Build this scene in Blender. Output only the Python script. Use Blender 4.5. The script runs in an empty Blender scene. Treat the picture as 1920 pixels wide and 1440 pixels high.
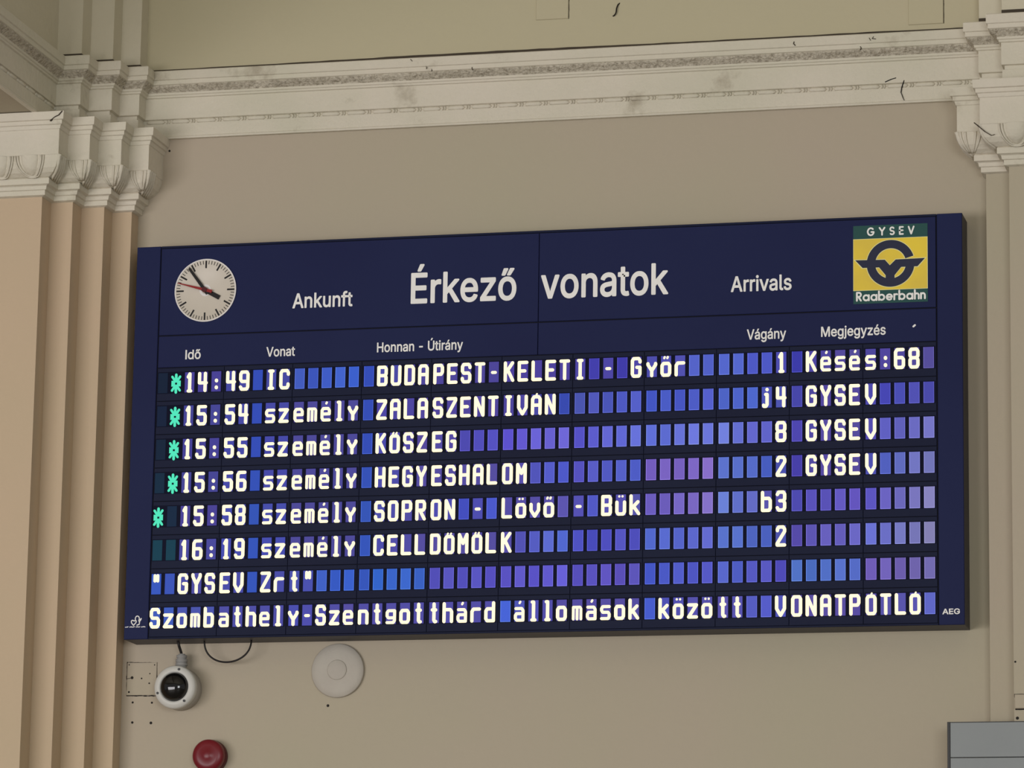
import bpy, math, random
from mathutils import Vector, Matrix
random.seed(7)
C = bpy.context.scene.collection
SC = bpy.context.scene

# ------------------------------------------------------------------ units
# Plans below are drawn in board units: the board is 5 units wide; one unit is 0.6 m.
S = 0.6
ZB = 5.9209            # bottom edge of the board above the floor, in units
BD = 0.2354            # depth of the board
BW, BH = 5.0, 2.3905

# ------------------------------------------------------------------ camera
def make_camera():
    yaw, pit, rol = 0.2414233, 0.1995600, 0.0158865
    cy, sy = math.cos(yaw), math.sin(yaw)
    cp, sp = math.cos(pit), math.sin(pit)
    fwd = Vector((-sy * cp, cy * cp, sp))
    right = Vector((cy, sy, 0))
    up = right.cross(fwd)
    r2 = right * math.cos(rol) + up * math.sin(rol)
    u2 = -right * math.sin(rol) + up * math.cos(rol)
    cam = bpy.data.cameras.new('camera')
    cam.sensor_width = 36.0
    cam.lens = 7478.89 / 1920 * 36.0
    cam.clip_end = 200
    o = bpy.data.objects.new('camera', cam)
    m = Matrix((r2, u2, -fwd)).transposed().to_4x4()
    m.translation = Vector((7.83497, -22.51839, 2.75)) * S
    o.matrix_world = m
    C.objects.link(o)
    SC.camera = o
make_camera()

# ------------------------------------------------------------------ light and exposure
def lin(c):
    c = c / 255.0
    return c / 12.92 if c <= 0.04045 else ((c + 0.055) / 1.055) ** 2.4
def rgb(r, g, b):
    return (lin(r), lin(g), lin(b), 1.0)

SC.view_settings.view_transform = 'Standard'
SC.view_settings.look = 'None'
SC.view_settings.exposure = 0.0
SC.view_settings.gamma = 1.0
SC.view_settings.use_curve_mapping = False

world = bpy.data.worlds.new('hall_light')
SC.world = world
world.use_nodes = True
bg = world.node_tree.nodes['Background']
bg.inputs[0].default_value = (1.0, 0.99, 0.98, 1)
bg.inputs[1].default_value = 0.34

def area(name, loc, target, size, size_y, power, col):
    l = bpy.data.lights.new(name, 'AREA')
    l.shape = 'RECTANGLE'; l.size = size; l.size_y = size_y
    l.energy = power; l.color = col
    o = bpy.data.objects.new(name, l)
    o.location = loc
    d = Vector(target) - Vector(loc)
    o.rotation_euler = d.to_track_quat('-Z', 'Y').to_euler()
    C.objects.link(o)
    return o
# the glazed doors of the hall opposite, low on the left, and an added fill light on the right
area('door_daylight', (-4.2, -13.6, 2.0), (1.3, 0, 4.3), 9.0, 3.2, 820, (1.0, 0.975, 0.995))
area('right_fill', (7.0, -15.0, 3.4), (1.5, 0, 4.3), 4.0, 3.0, 430, (0.95, 0.98, 1.0))

# ------------------------------------------------------------------ materials
def new_mat(name):
    m = bpy.data.materials.new(name); m.use_nodes = True
    nt = m.node_tree
    return m, nt, nt.nodes['Principled BSDF']

def paint(name, c1, c2, scale=1.2, rough=0.75, bump=0.15, bscale=60, spec=0.3, dirt=None, dscale=6, dlo=0.56, dhi=0.72):
    m, nt, p = new_mat(name)
    N = nt.nodes; L = nt.links
    tc = N.new('ShaderNodeTexCoord')
    n1 = N.new('ShaderNodeTexNoise'); n1.inputs['Scale'].default_value = scale; n1.inputs['Detail'].default_value = 4
    L.new(tc.outputs['Object'], n1.inputs['Vector'])
    r = N.new('ShaderNodeValToRGB')
    r.color_ramp.elements[0].position = 0.35; r.color_ramp.elements[0].color = c1
    r.color_ramp.elements[1].position = 0.65; r.color_ramp.elements[1].color = c2
    L.new(n1.outputs['Fac'], r.inputs['Fac'])
    col = r.outputs['Color']
    if dirt:
        n2 = N.new('ShaderNodeTexNoise'); n2.inputs['Scale'].default_value = dscale; n2.inputs['Detail'].default_value = 8
        n2.inputs['Roughness'].default_value = 0.65
        L.new(tc.outputs['Object'], n2.inputs['Vector'])
        mr = N.new('ShaderNodeMapRange'); mr.inputs['From Min'].default_value = dlo; mr.inputs['From Max'].default_value = dhi
        L.new(n2.outputs['Fac'], mr.inputs['Value'])
        mx = N.new('ShaderNodeMixRGB'); mx.inputs['Color2'].default_value = dirt
        L.new(mr.outputs['Result'], mx.inputs['Fac']); L.new(col, mx.inputs['Color1'])
        col = mx.outputs['Color']
    L.new(col, p.inputs['Base Color'])
    p.inputs['Roughness'].default_value = rough
    p.inputs['Specular IOR Level'].default_value = spec
    if bump:
        n3 = N.new('ShaderNodeTexNoise'); n3.inputs['Scale'].default_value = bscale; n3.inputs['Detail'].default_value = 5
        L.new(tc.outputs['Object'], n3.inputs['Vector'])
        b = N.new('ShaderNodeBump'); b.inputs['Strength'].default_value = bump; b.inputs['Distance'].default_value = 0.01
        L.new(n3.outputs['Fac'], b.inputs['Height']); L.new(b.outputs['Normal'], p.inputs['Normal'])
    return m

def emit(name, col, strength, base=(0.01, 0.01, 0.02, 1), rough=0.25):
    m, nt, p = new_mat(name)
    p.inputs['Base Color'].default_value = base
    p.inputs['Roughness'].default_value = rough
    p.inputs['Specular IOR Level'].default_value = 0.06
    p.inputs['Emission Color'].default_value = col
    p.inputs['Emission Strength'].default_value = strength
    return m

M = {}
M['wall'] = paint('wall_paint', rgb(178, 164, 146), rgb(175, 166, 143), scale=0.7, bump=0.12, bscale=35)
M['wall_up'] = paint('upper_wall_paint', rgb(184, 176, 146), rgb(188, 178, 150), scale=0.6, bump=0.12, bscale=35)
M['pilaster'] = paint('pilaster_paint', rgb(196, 172, 145), rgb(191, 171, 142), scale=1.1, bump=0.15, bscale=45)
M['pier'] = paint('pier_paint', rgb(204, 196, 174), rgb(196, 188, 164), scale=1.5, bump=0.2, bscale=45)
M['trim'] = paint('stucco_white', rgb(212, 203, 186), rgb(202, 196, 176), scale=2.5, bump=0.35, bscale=55, dirt=rgb(150, 138, 118), dscale=5, dlo=0.6, dhi=0.8)
M['leaf'] = paint('stucco_worn_leaf', rgb(204, 195, 176), rgb(190, 181, 162), scale=6, bump=0.9, bscale=110, dirt=rgb(148, 138, 120), dscale=80, dlo=0.44, dhi=0.66)
M['dark'] = paint('dirt_black', rgb(40, 34, 28), rgb(28, 24, 20), bump=0)
M['dirtshade'] = paint('dirt_shade_brown', rgb(74, 64, 52), rgb(60, 52, 42), bump=0)  # flakes and cracks, and the painted shadow strips above the cornice
M['navy'] = paint('navy_enamel', rgb(32, 37, 73), rgb(34, 40, 76), scale=1.5, rough=0.5, bump=0.02, bscale=20, spec=0.08)
M['navy2'] = paint('navy_matt', rgb(29, 33, 56), rgb(31, 36, 59), scale=2, rough=0.55, bump=0.02, bscale=20, spec=0.08)
M['slot'] = paint('slot_black_blue', rgb(18, 20, 42), rgb(16, 18, 38), rough=0.5, bump=0, spec=0.05)
M['case'] = paint('case_steel', rgb(64, 62, 66), rgb(58, 55, 60), rough=0.5, bump=0.03)
M['seam'] = paint('seam_black', rgb(10, 10, 22), rgb(12, 12, 24), rough=0.8, bump=0)
M['white'] = paint('sign_white', rgb(242, 239, 234), rgb(234, 232, 227), scale=9, rough=0.5, bump=0)
M['clockw'] = paint('clock_white', rgb(214, 204, 190), rgb(206, 197, 182), scale=5, rough=0.4, bump=0)
M['clockrim'] = paint('clock_rim_white', rgb(232, 226, 222), rgb(226, 222, 218), rough=0.35, bump=0)
M['black'] = paint('black_paint', rgb(22, 20, 22), rgb(26, 24, 24), rough=0.4, bump=0)
M['red'] = paint('second_hand_red', rgb(150, 34, 36), rgb(140, 30, 32), rough=0.4, bump=0)
M['yellow'] = paint('logo_yellow', rgb(238, 208, 62), rgb(226, 196, 70), scale=8, rough=0.5, bump=0)
M['pale'] = paint('logo_pale_yellow', rgb(232, 226, 160), rgb(228, 222, 156), rough=0.5, bump=0)
M['green'] = paint('logo_green', rgb(28, 76, 72), rgb(26, 70, 68), rough=0.5, bump=0)
M['ink'] = paint('logo_ink', rgb(32, 36, 62), rgb(30, 34, 60), rough=0.5, bump=0)
M['camwhite'] = paint('camera_white', rgb(206, 204, 196), rgb(198, 196, 188), rough=0.4, bump=0.02)
M['camgrey'] = paint('camera_grey', rgb(172, 166, 156), rgb(160, 154, 144), scale=9, rough=0.5, bump=0.05)
M['gland'] = paint('gland_grey', rgb(150, 148, 144), rgb(140, 138, 134), rough=0.5, bump=0)
M['speaker'] = paint('speaker_cream', rgb(182, 175, 162), rgb(176, 168, 156), scale=12, rough=0.6, bump=0.1, bscale=120)
M['redplastic'] = paint('red_plastic', rgb(118, 22, 34), rgb(108, 20, 30), rough=0.35, bump=0, spec=0.4)
M['reddark'] = paint('dark_red_plastic', rgb(84, 20, 26), rgb(78, 18, 24), rough=0.45, bump=0)
M['grey'] = paint('grey_sheet', rgb(142, 146, 146), rgb(136, 140, 140), scale=2, rough=0.5, bump=0.02)
M['greydark'] = paint('dark_edge', rgb(62, 62, 62), rgb(56, 56, 56), rough=0.5, bump=0)
M['cable'] = paint('cable_black', rgb(30, 26, 24), rgb(26, 22, 22), rough=0.5, bump=0)
M['floor'] = paint('stone_floor', rgb(150, 140, 126), rgb(134, 126, 114), scale=3, rough=0.5, bump=0.05)
m, nt, p = new_mat('dome_glass')
p.inputs['Base Color'].default_value = rgb(16, 16, 16); p.inputs['Roughness'].default_value = 0.06
M['glass'] = m
M['letter'] = emit('lit_letter', (1.0, 0.85, 0.52, 1), 1.45)
M['teal'] = emit('lit_star', (0.085, 0.80, 0.50, 1), 1.0)

_win = {}
def win_mat(c, e=0.86):
    key = tuple(int(round(v / 4.0) * 4) for v in c)
    if key not in _win:
        _win[key] = emit('lit_window', rgb(*key), e, base=(0.006, 0.006, 0.012, 1), rough=0.3)
    return _win[key]

# ------------------------------------------------------------------ mesh builder
_origin = {}
class MB:
    def __init__(s): s.v = []; s.f = []; s.mi = []; s.cur = 0; s.smooth = []
    def mat(s, i): s.cur = i; return s
    def add(s, vs, fs, smooth=False):
        b = len(s.v)
        s.v += [tuple(v) for v in vs]
        for f in fs:
            s.f.append(tuple(b + i for i in f)); s.mi.append(s.cur); s.smooth.append(smooth)
        return s
    def box(s, x0, x1, y0, y1, z0, z1, bev=0.0):
        if bev <= 0:
            vs = [(x, y, z) for z in (z0, z1) for y in (y0, y1) for x in (x0, x1)]
            fs = [(0, 2, 3, 1), (4, 5, 7, 6), (0, 1, 5, 4), (2, 6, 7, 3), (0, 4, 6, 2), (1, 3, 7, 5)]
            return s.add(vs, fs)
        # front edge (towards -y) chamfered
        b = bev
        vs = [(x0, y1, z0), (x1, y1, z0), (x1, y1, z1), (x0, y1, z1),
              (x0, y0 + b, z0), (x1, y0 + b, z0), (x1, y0 + b, z1), (x0, y0 + b, z1),
              (x0 + b, y0, z0 + b), (x1 - b, y0, z0 + b), (x1 - b, y0, z1 - b), (x0 + b, y0, z1 - b)]
        fs = [(0, 3, 2, 1), (8, 9, 10, 11)]
        for i in range(4):
            j = (i + 1) % 4
            fs += [(i, j, 4 + j, 4 + i), (4 + i, 4 + j, 8 + j, 8 + i)]
        return s.add(vs, fs)
    def prism(s, pts, y0, y1):          # pts (x,z) counter-clockwise seen from the hall; front at y0
        n = len(pts)
        vs = [(x, y0, z) for x, z in pts] + [(x, y1, z) for x, z in pts]
        fs = [tuple(range(n)), tuple(range(2 * n - 1, n - 1, -1))]
        fs += [(i, n + i, n + (i + 1) % n, (i + 1) % n) for i in range(n)]
        return s.add(vs, fs)
    def disc(s, x, z, r, y0, y1, n=12, rz=None):
        rz = r if rz is None else rz
        return s.prism([(x + r * math.cos(2 * math.pi * i / n), z + rz * math.sin(2 * math.pi * i / n)) for i in range(n)], y0, y1)
    def stroke(s, pts, w, y0, y1, n=10, caps=True):   # thick line through (x,z) points
        for i in range(len(pts) - 1):
            y0 -= 0.00003
            (x0, z0), (x1, z1) = pts[i], pts[i + 1]
            L = math.hypot(x1 - x0, z1 - z0)
            if L < 1e-9: continue
            nx, nz = -(z1 - z0) / L * w / 2, (x1 - x0) / L * w / 2
            s.prism([(x0 - nx, z0 - nz), (x1 - nx, z1 - nz), (x1 + nx, z1 + nz), (x0 + nx, z0 + nz)], y0, y1)
        rng = pts if caps else pts[1:-1]
        for x, z in rng:
            y0 -= 0.00003; s.disc(x, z, w / 2, y0, y1, n)
        return s
    def lathe(s, cx, y, cz, prof, n=40, smooth=True):   # prof: (radius, height out of the wall)
        vs = []
        for r, h in prof:
            for i in range(n):
                a = 2 * math.pi * i / n
                vs.append((cx + r * math.cos(a), y - h, cz + r * math.sin(a)))
        fs = []
        for k in range(len(prof) - 1):
            for i in range(n):
                j = (i + 1) % n
                fs.append((k * n + i, k * n + j, (k + 1) * n + j, (k + 1) * n + i))
        fs.append(tuple(range((len(prof) - 1) * n, len(prof) * n)))
        return s.add(vs, fs, smooth)
    def tube(s, pts, r, n=8):
        P = [Vector(p) for p in pts]; vs = []; fs = []
        for i, p in enumerate(P):
            t = (P[min(i + 1, len(P) - 1)] - P[max(i - 1, 0)]).normalized()
            a = t.cross(Vector((0, 1, 0.13)));  a = a if a.length > 1e-4 else t.cross(Vector((1, 0, 0)))
            a.normalize(); b = t.cross(a)
            rr = r[i] if isinstance(r, (list, tuple)) else r
            for k in range(n):
                g = 2 * math.pi * k / n
                vs.append(p + a * math.cos(g) * rr + b * math.sin(g) * rr)
        for i in range(len(P) - 1):
            for k in range(n):
                j = (k + 1) % n
                fs.append((i * n + k, i * n + j, (i + 1) * n + j, (i + 1) * n + k))
        fs.append(tuple(range(n - 1, -1, -1))); fs.append(tuple(range((len(P) - 1) * n, len(P) * n)))
        return s.add(vs, fs, True)
    def build(s, name, mats, parent=None, origin=None, smooth_angle=None):
        if parent is not None: o0 = _origin[parent.name]
        elif origin is not None: o0 = Vector(origin)
        else: o0 = Vector((0, 0, 0))
        me = bpy.data.meshes.new(name)
        me.from_pydata([((x - o0[0]) * S, (y - o0[1]) * S, (z - o0[2]) * S) for x, y, z in s.v], [], s.f)
        for mm in (mats if isinstance(mats, (list, tuple)) else [mats]): me.materials.append(mm)
        me.polygons.foreach_set('material_index', s.mi)
        me.polygons.foreach_set('use_smooth', s.smooth)
        me.validate(); me.update()
        o = bpy.data.objects.new(name, me); C.objects.link(o)
        if parent is not None: o.parent = parent
        else: o.location = o0 * S
        _origin[o.name] = o0
        return o

def thing(name, loc, label, cat, group=None):
    o = bpy.data.objects.new(name, None); C.objects.link(o)
    o.empty_display_size = 0.05
    o.location = Vector(loc) * S; _origin[o.name] = Vector(loc)
    tag(o, label, cat, group)
    return o
def tag(o, label, cat, group=None):
    o['label'] = label; o['category'] = cat
    if group: o['group'] = group
    return o
def structure(o, label=None):
    o['kind'] = 'structure'
    if label: o['label'] = label
    return o

# ------------------------------------------------------------------ sweeps along stepped plans
def offset_path(path, o):
    out = []
    n = len(path)
    nrm = []
    for i in range(n - 1):
        dx, dy = path[i + 1][0] - path[i][0], path[i + 1][1] - path[i][1]
        L = math.hypot(dx, dy); nrm.append((dy / L, -dx / L))
    for i in range(n):
        if i == 0: a = nrm[0]
        elif i == n - 1: a = nrm[-1]
        else:
            a = (nrm[i - 1][0] + nrm[i][0], nrm[i - 1][1] + nrm[i][1])
            if nrm[i - 1] == nrm[i]: a = nrm[i]
        out.append((path[i][0] + a[0] * o, path[i][1] + a[1] * o))
    return out
def sweep(mb, path, prof):
    n = len(path); vs = []; fs = []
    for o, z in prof:
        vs += [(x, y, z) for x, y in offset_path(path, o)]
    for k in range(len(prof) - 1):
        for i in range(n - 1):
            fs.append((k * n + i, k * n + i + 1, (k + 1) * n + i + 1, (k + 1) * n + i))
    return mb.add(vs, fs)

D1, D2, D3, D4 = -0.583, -0.427, -0.272, -0.125
XW, X34, X23, X12, XB = -0.083, -0.208, -0.354, -0.493, -0.51
XR1, XR2, DR1, DR2 = 5.128, 5.278, -0.125, -0.27
steps_l = [(X23, D2), (X23, D3), (X34, D3), (X34, D4), (XW, D4), (XW, 0)]
steps_r = [(XR1, 0), (XR1, DR1), (XR2, DR1), (XR2, DR2), (9.0, DR2)]
upper = [(XB, -9.0), (XB, D2)] + steps_l + steps_r
left_pil = [(-3.0, D1), (X12, D1), (X12, D2)] + steps_l
EZ = 9.044        # underside of the entablature

# --- setting
cg = MB().box(-25, 25, -32, 0.5, 14.0, 14.3).build('added_unseen_ceiling', M['pier'], origin=(0, -12, 14.0)); structure(cg)  # out of view, added to cut the ambient light from above
f = MB().box(-25, 25, -32, 0.5, -0.2, 0.0).build('floor', M['floor'], origin=(0, -12, -0.2)); structure(f)

mb = MB().box(XW - 0.02, XR1 + 0.02, 0.0, 0.35, 0.0, EZ + 0.01)
wall = mb.build('wall_back', M['wall'], origin=(2.5, 0, 0)); structure(wall, 'cream painted wall field behind the display board')

mb = MB().box(XW - .02, XR1 + .02, -0.03, 0.35, EZ + 0.36, 14.0)
structure(mb.build('wall_upper', M['wall_up'], origin=(2.5, 0, EZ + .36)), 'olive cream upper wall above the cornice')
mb = MB(); sweep(mb, [(XB, -9.0), (XB, D2)] + steps_l, [(0.03, EZ + 0.36), (0.03, 14.0)])
structure(mb.build('trim_7', M['pier'], origin=(-.3, -.2, EZ + .36)), 'stepped pale piers above the cornice at the upper left')
mb = MB(); sweep(mb, steps_r, [(0.03, EZ + 0.36), (0.03, 14.0)])
structure(mb.build('trim_8', M['pier'], origin=(5.3, -.2, EZ + .36)), 'stepped pale pier above the cornice at the upper right')
mb = MB(); sweep(mb, left_pil, [(0, 0.0), (0, EZ - 0.46)])
structure(mb.build('trim_1', M['pilaster'], origin=(-.5, -.3, 0)), 'cluster of stepped plaster pilasters left of the board')
mb = MB(); sweep(mb, steps_r, [(0, 0.0), (0, EZ - 0.46)])
pil_r = structure(mb.build('trim_2', M['wall'], origin=(5.2, -.1, 0)), 'stepped plaster pilaster right of the board')

# entablature: architrave, bead bed, frieze, fillets, corona
E0 = EZ
prof_low = [(0.0, E0 - .004), (0.030, E0 - .004), (0.034, E0 + .006), (0.030, E0 + .012), (0.030, E0 + .090), (0.018, E0 + .094),
            (0.018, E0 + .116), (0.035, E0 + .120), (0.035, E0 + .250), (0.046, E0 + .254), (0.048, E0 + .264),
            (0.056, E0 + .268), (0.058, E0 + .280)]
prof_up = [(0.095, E0 + .318), (0.104, E0 + .321), (0.104, E0 + .346), (0.113, E0 + .350), (0.113, E0 + .402),
           (0.108, E0 + .407), (0.02, E0 + .410)]
mb = MB(); sweep(mb, upper, prof_low); sweep(mb, upper, prof_up)
ent = structure(mb.build('trim_3', M['trim'], origin=(2.5, 0, E0)), 'white stucco entablature running along the wall and round the piers')

# worn leaf band of the cornice: real relief along every stretch of the plan
def cyma_o(t):   # outward offset over the band height
    return 0.058 + 0.037 * (t * t * (3 - 2 * t))
def leaf_band(mb, path):
    rnd = random.Random(3)
    z0, z1 = E0 + .280, E0 + .318
    rows = 11
    lo = offset_path(path, 0.058)
    for i in range(len(path) - 1):
        x0, y0 = path[i]; x1, y1 = path[i + 1]
        L = math.hypot(x1 - x0, y1 - y0)
        start = 0.0
        if i == 0: start = L - 3.2
        if i == len(path) - 2: L = min(L, 1.2)
        n = max(8, int((L - start) / 0.0085))
        a = offset_path(path, 0.0)
        vs = []; fs = []
        jit = [rnd.uniform(0.3, 1.2) for _ in range(400)]
        for r in range(rows):
            t = r / (rows - 1)
            pa = offset_path(path, cyma_o(t))
            pax, pbx = pa[i], pa[i + 1]
            Ln = math.hypot(x1 - x0, y1 - y0)
            nx, ny = (y1 - y0) / Ln, -(x1 - x0) / Ln
            for k in range(n + 1):
                u = (start + (L - start) * k / n) / Ln
                px, py = pax[0] + (pbx[0] - pax[0]) * u, pax[1] + (pbx[1] - pax[1]) * u
                d = u * Ln
                leaf = abs(math.sin(math.pi * d / 0.062 + 0.35 * math.sin(9 * t)))
                vein = abs(math.sin(math.pi * (d / 0.0207 + t * 1.4)))
                w = jit[int(d / 0.062) % 400]
                edge = min(1.0, 8 * t * (1 - t)) * min(1.0, min(k, n - k) / 3.0)
                h = edge * w * (0.012 * leaf ** 0.6 * (1 - 0.4 * t) + 0.004 * vein) + edge * rnd.uniform(-0.002, 0.002)
                vs.append((px + nx * (h - 0.004 * edge), py + ny * (h - 0.004 * edge), z0 + (z1 - z0) * t))
        for r in range(rows - 1):
            for k in range(n):
                b = r * (n + 1) + k
                fs.append((b, b + 1, b + n + 2, b + n + 1))
        mb.add(vs, fs, True)
mb = MB(); leaf_band(mb, upper)
mb.build('leaf_moulding', M['leaf'], parent=ent)['label'] = 'worn grey leaf-carved band of the cornice'

# bead-and-reel along the wall and the beam
mb = MB()
def bead_row(mb, pa, pb):
    ax, ay = pa; bx, by = pb
    L = math.hypot(bx - ax, by - ay); ux, uy = (bx - ax) / L, (by - ay) / L
    d = 0.02; z = E0 + .105
    rnd = random.Random(11)
    while d < L - 0.05:
        ln = 0.118 + rnd.uniform(-.01, .012)
        prof = [(0, .001), (.006, .008), (.018, .0135), (ln / 2, .0145), (ln - .018, .0135), (ln - .006, .008), (ln, .001)]
        mb.tube([(ax + ux * (d + q), ay + uy * (d + q), z) for q, r in prof], [r for q, r in prof], 10)
        d += ln + 0.006
        for _ in range(2):
            mb.tube([(ax + ux * (d + q), ay + uy * (d + q), z) for q in (0, .004, .009, .013)], [.002, .012, .012, .002], 10)
            d += 0.015
        d += 0.004
bp = offset_path(upper, 0.020)
bead_row(mb, bp[7], bp[8])
bead_row(mb, (bp[1][0], bp[1][1] - 1.6), bp[1])
mb.build('bead_moulding', M['trim'], parent=ent)

# beam carrying the entablature towards the hall
mb = MB().box(-1.25, XB, -9.0, D1 + 0.0, EZ + 0.002, EZ + 0.40)
structure(mb.build('trim_4', M['wall'], origin=(-.9, -4, EZ)), 'plain soffit of the ceiling beam at the upper left')

# capitals
K0 = EZ - 0.52
cap_prof = [(0.0, K0 + .038), (0.026, K0 + .044), (0.026, K0 + .072), (0.036, K0 + .076), (0.040, K0 + .096), (0.046, K0 + .100),
            (0.062, K0 + .104), (0.062, K0 + .138), (0.056, K0 + .144), (0.070, K0 + .148), (0.100, K0 + .164), (0.124, K0 + .188),
            (0.138, K0 + .222), (0.144, K0 + .258), (0.148, K0 + .262), (0.148, K0 + .414), (0.154, K0 + .418), (0.160, K0 + .438),
            (0.170, K0 + .442), (0.170, K0 + .464), (0.182, K0 + .468), (0.186, K0 + .516), (0.0, K0 + .521)]
def cap_o(z):
    for (o0, z0), (o1, z1) in zip(cap_prof, cap_prof[1:]):
        if z0 <= z <= z1 and z1 > z0: return o0 + (o1 - o0) * (z - z0) / (z1 - z0)
    return 0.1
def egg(mb, x, y, rx=0.058):
    zt, zb = K0 + .258, K0 + .150
    vs = []; fs = []; nu, nv = 14, 9
    for j in range(nv + 1):
        t = j / nv; z = zt + (zb - zt) * t
        w = rx * math.sqrt(max(0.0, 1 - t ** 2.2)) + 0.001
        for i in range(nu + 1):
            a = math.pi * i / nu
            vs.append((x - w * math.cos(a), y - cap_o(z) + 0.012 - 0.034 * math.sin(a) * (1 - 0.3 * t), z))
    for j in range(nv):
        for i in range(nu):
            b = j * (nu + 1) + i; fs.append((b, b + nu + 1, b + nu + 2, b + 1))
    mb.add(vs, fs, True)
    for k, (rr, th) in enumerate(((rx + .016, .007), (rx + .032, .0055))):
        pts = []
        for i in range(17):
            a = math.pi * (i / 16.0)
            z = zt - (zt - zb + .004 + .006 * k) * math.sin(a) ** 0.9
            pts.append((x - rr * math.cos(a), y - cap_o(max(z, K0 + .148)) - 0.006, z))
        mb.tube(pts, th, 6)
def leaf_corner(mb, x, y, side, n=4):
    # ribs of the acanthus leaf wrapped over the ovolo of a return at plan point (x, y)
    for k in range(n):
        s0 = 0.010 + 0.031 * k
        pts = []; rr = []
        for i in range(9):
            t = i / 8.0
            z = K0 + .264 - t * .126
            o = cap_o(z)
            pts.append((x + side * (o + 0.004), y - o + s0 + 0.030 * t * t, z)); rr.append(0.0150 * (1 - .45 * t))
        mb.tube(pts, rr, 6)
def leaf_front(mb, xa, xb, y):
    # pointed leaf tip folded over the ovolo of a narrow face
    xm = (xa + xb) / 2; w = (xb - xa) / 2 - 0.006
    for q in (-0.86, -0.45, 0.45, 0.86):
        pts = []
        for i in range(9):
            t = i / 8.0
            z = K0 + .258 - t * .108
            pts.append((xm + q * w * (1 - .75 * t * t), y - cap_o(z) - 0.002, z))
        mb.tube(pts, [.0085 * (1 - .4 * i / 8) for i in range(9)], 6)
def capital(name, path, label, org):
    mb = MB(); sweep(mb, path, cap_prof)
    return structure(mb.build(name, M['trim'], origin=org), label)
cl = capital('trim_5', left_pil, 'white stucco capitals with egg moulding on the left pilasters', (-.4, -.3, K0))
cr = capital('trim_6', steps_r, 'white stucco capital with egg moulding on the right pilaster', (5.3, -.2, K0))
for ex in (-0.529, -0.725, -0.921):
    mb = MB(); egg(mb, ex, D1); mb.build('egg_ornament', M['trim'], parent=cl)
for ex in (5.335, 5.545):
    mb = MB(); egg(mb, ex, DR2, 0.064); mb.build('egg_ornament', M['trim'], parent=cr)
for x, y in ((X12, D1), (X23, D2), (X34, D3), (XW, D4)):
    mb = MB(); leaf_corner(mb, x, y, 1); mb.build('leaf_ornament', M['trim'], parent=cl)
for xa, xb, y in ((X12 + .148, X23 + .145, D2), (X23 + .148, X34 + .145, D3), (X34 + .148, XW + .145, D4)):
    mb = MB(); leaf_front(mb, xa, xb, y); mb.build('leaf_ornament', M['trim'], parent=cl)
mb = MB(); leaf_front(mb, XR1 - .145, XR2 - .148, DR1); leaf_corner(mb, XR1, DR1, -1); mb.build('leaf_ornament', M['trim'], parent=cr)
mb = MB(); leaf_corner(mb, XR2, DR2, -1, 4); mb.build('leaf_ornament', M['trim'], parent=cr)

# ------------------------------------------------------------------ the arrivals board
YF = -BD                       # front plane of the panels
board = thing('arrivals_board', (2.5, 0, ZB), 'wide navy blue railway arrivals board with clock and lit text rows on the wall', 'display board')
def bz(z): return ZB + z
mb = MB()
mb.box(0.0, BW, YF + 0.016, 0.0, bz(0), bz(BH))
mb.build('case', M['case'], parent=board)['label'] = 'grey steel case of the board'
mb = MB().box(0.004, BW - 0.004, YF + 0.010, YF + 0.0165, bz(0.004), bz(BH - 0.004))
mb.build('backing_sheet', M['seam'], parent=board)
LX, RX, MX = 0.1525, 4.851, 2.5005
g = 0.0035
for x0, x1 in ((0.0, LX - g), (RX + g, BW)):
    MB().box(x0, x1, YF, YF + .011, bz(0), bz(BH), .003).build('side_panel', M['navy'], parent=board)
MB().box(LX, RX, YF + .001, YF + .011, bz(2.3775), bz(BH), .002).build('top_rail', M['navy2'], parent=board)
MB().box(LX, RX, YF + .001, YF + .011, bz(0.0), bz(0.0105), .002).build('bottom_rail', M['navy2'], parent=board)
for x0, x1 in ((LX + g, MX - g / 2), (MX + g / 2, RX - g)):
    MB().box(x0, x1, YF, YF + .011, bz(1.8365 + g), bz(2.3775 - g), .002).build('title_panel', M['navy'], parent=board)
    MB().box(x0, x1, YF, YF + .011, bz(1.638 + g), bz(1.8365 - g), .002).build('heading_panel', M['navy'], parent=board)

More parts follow.
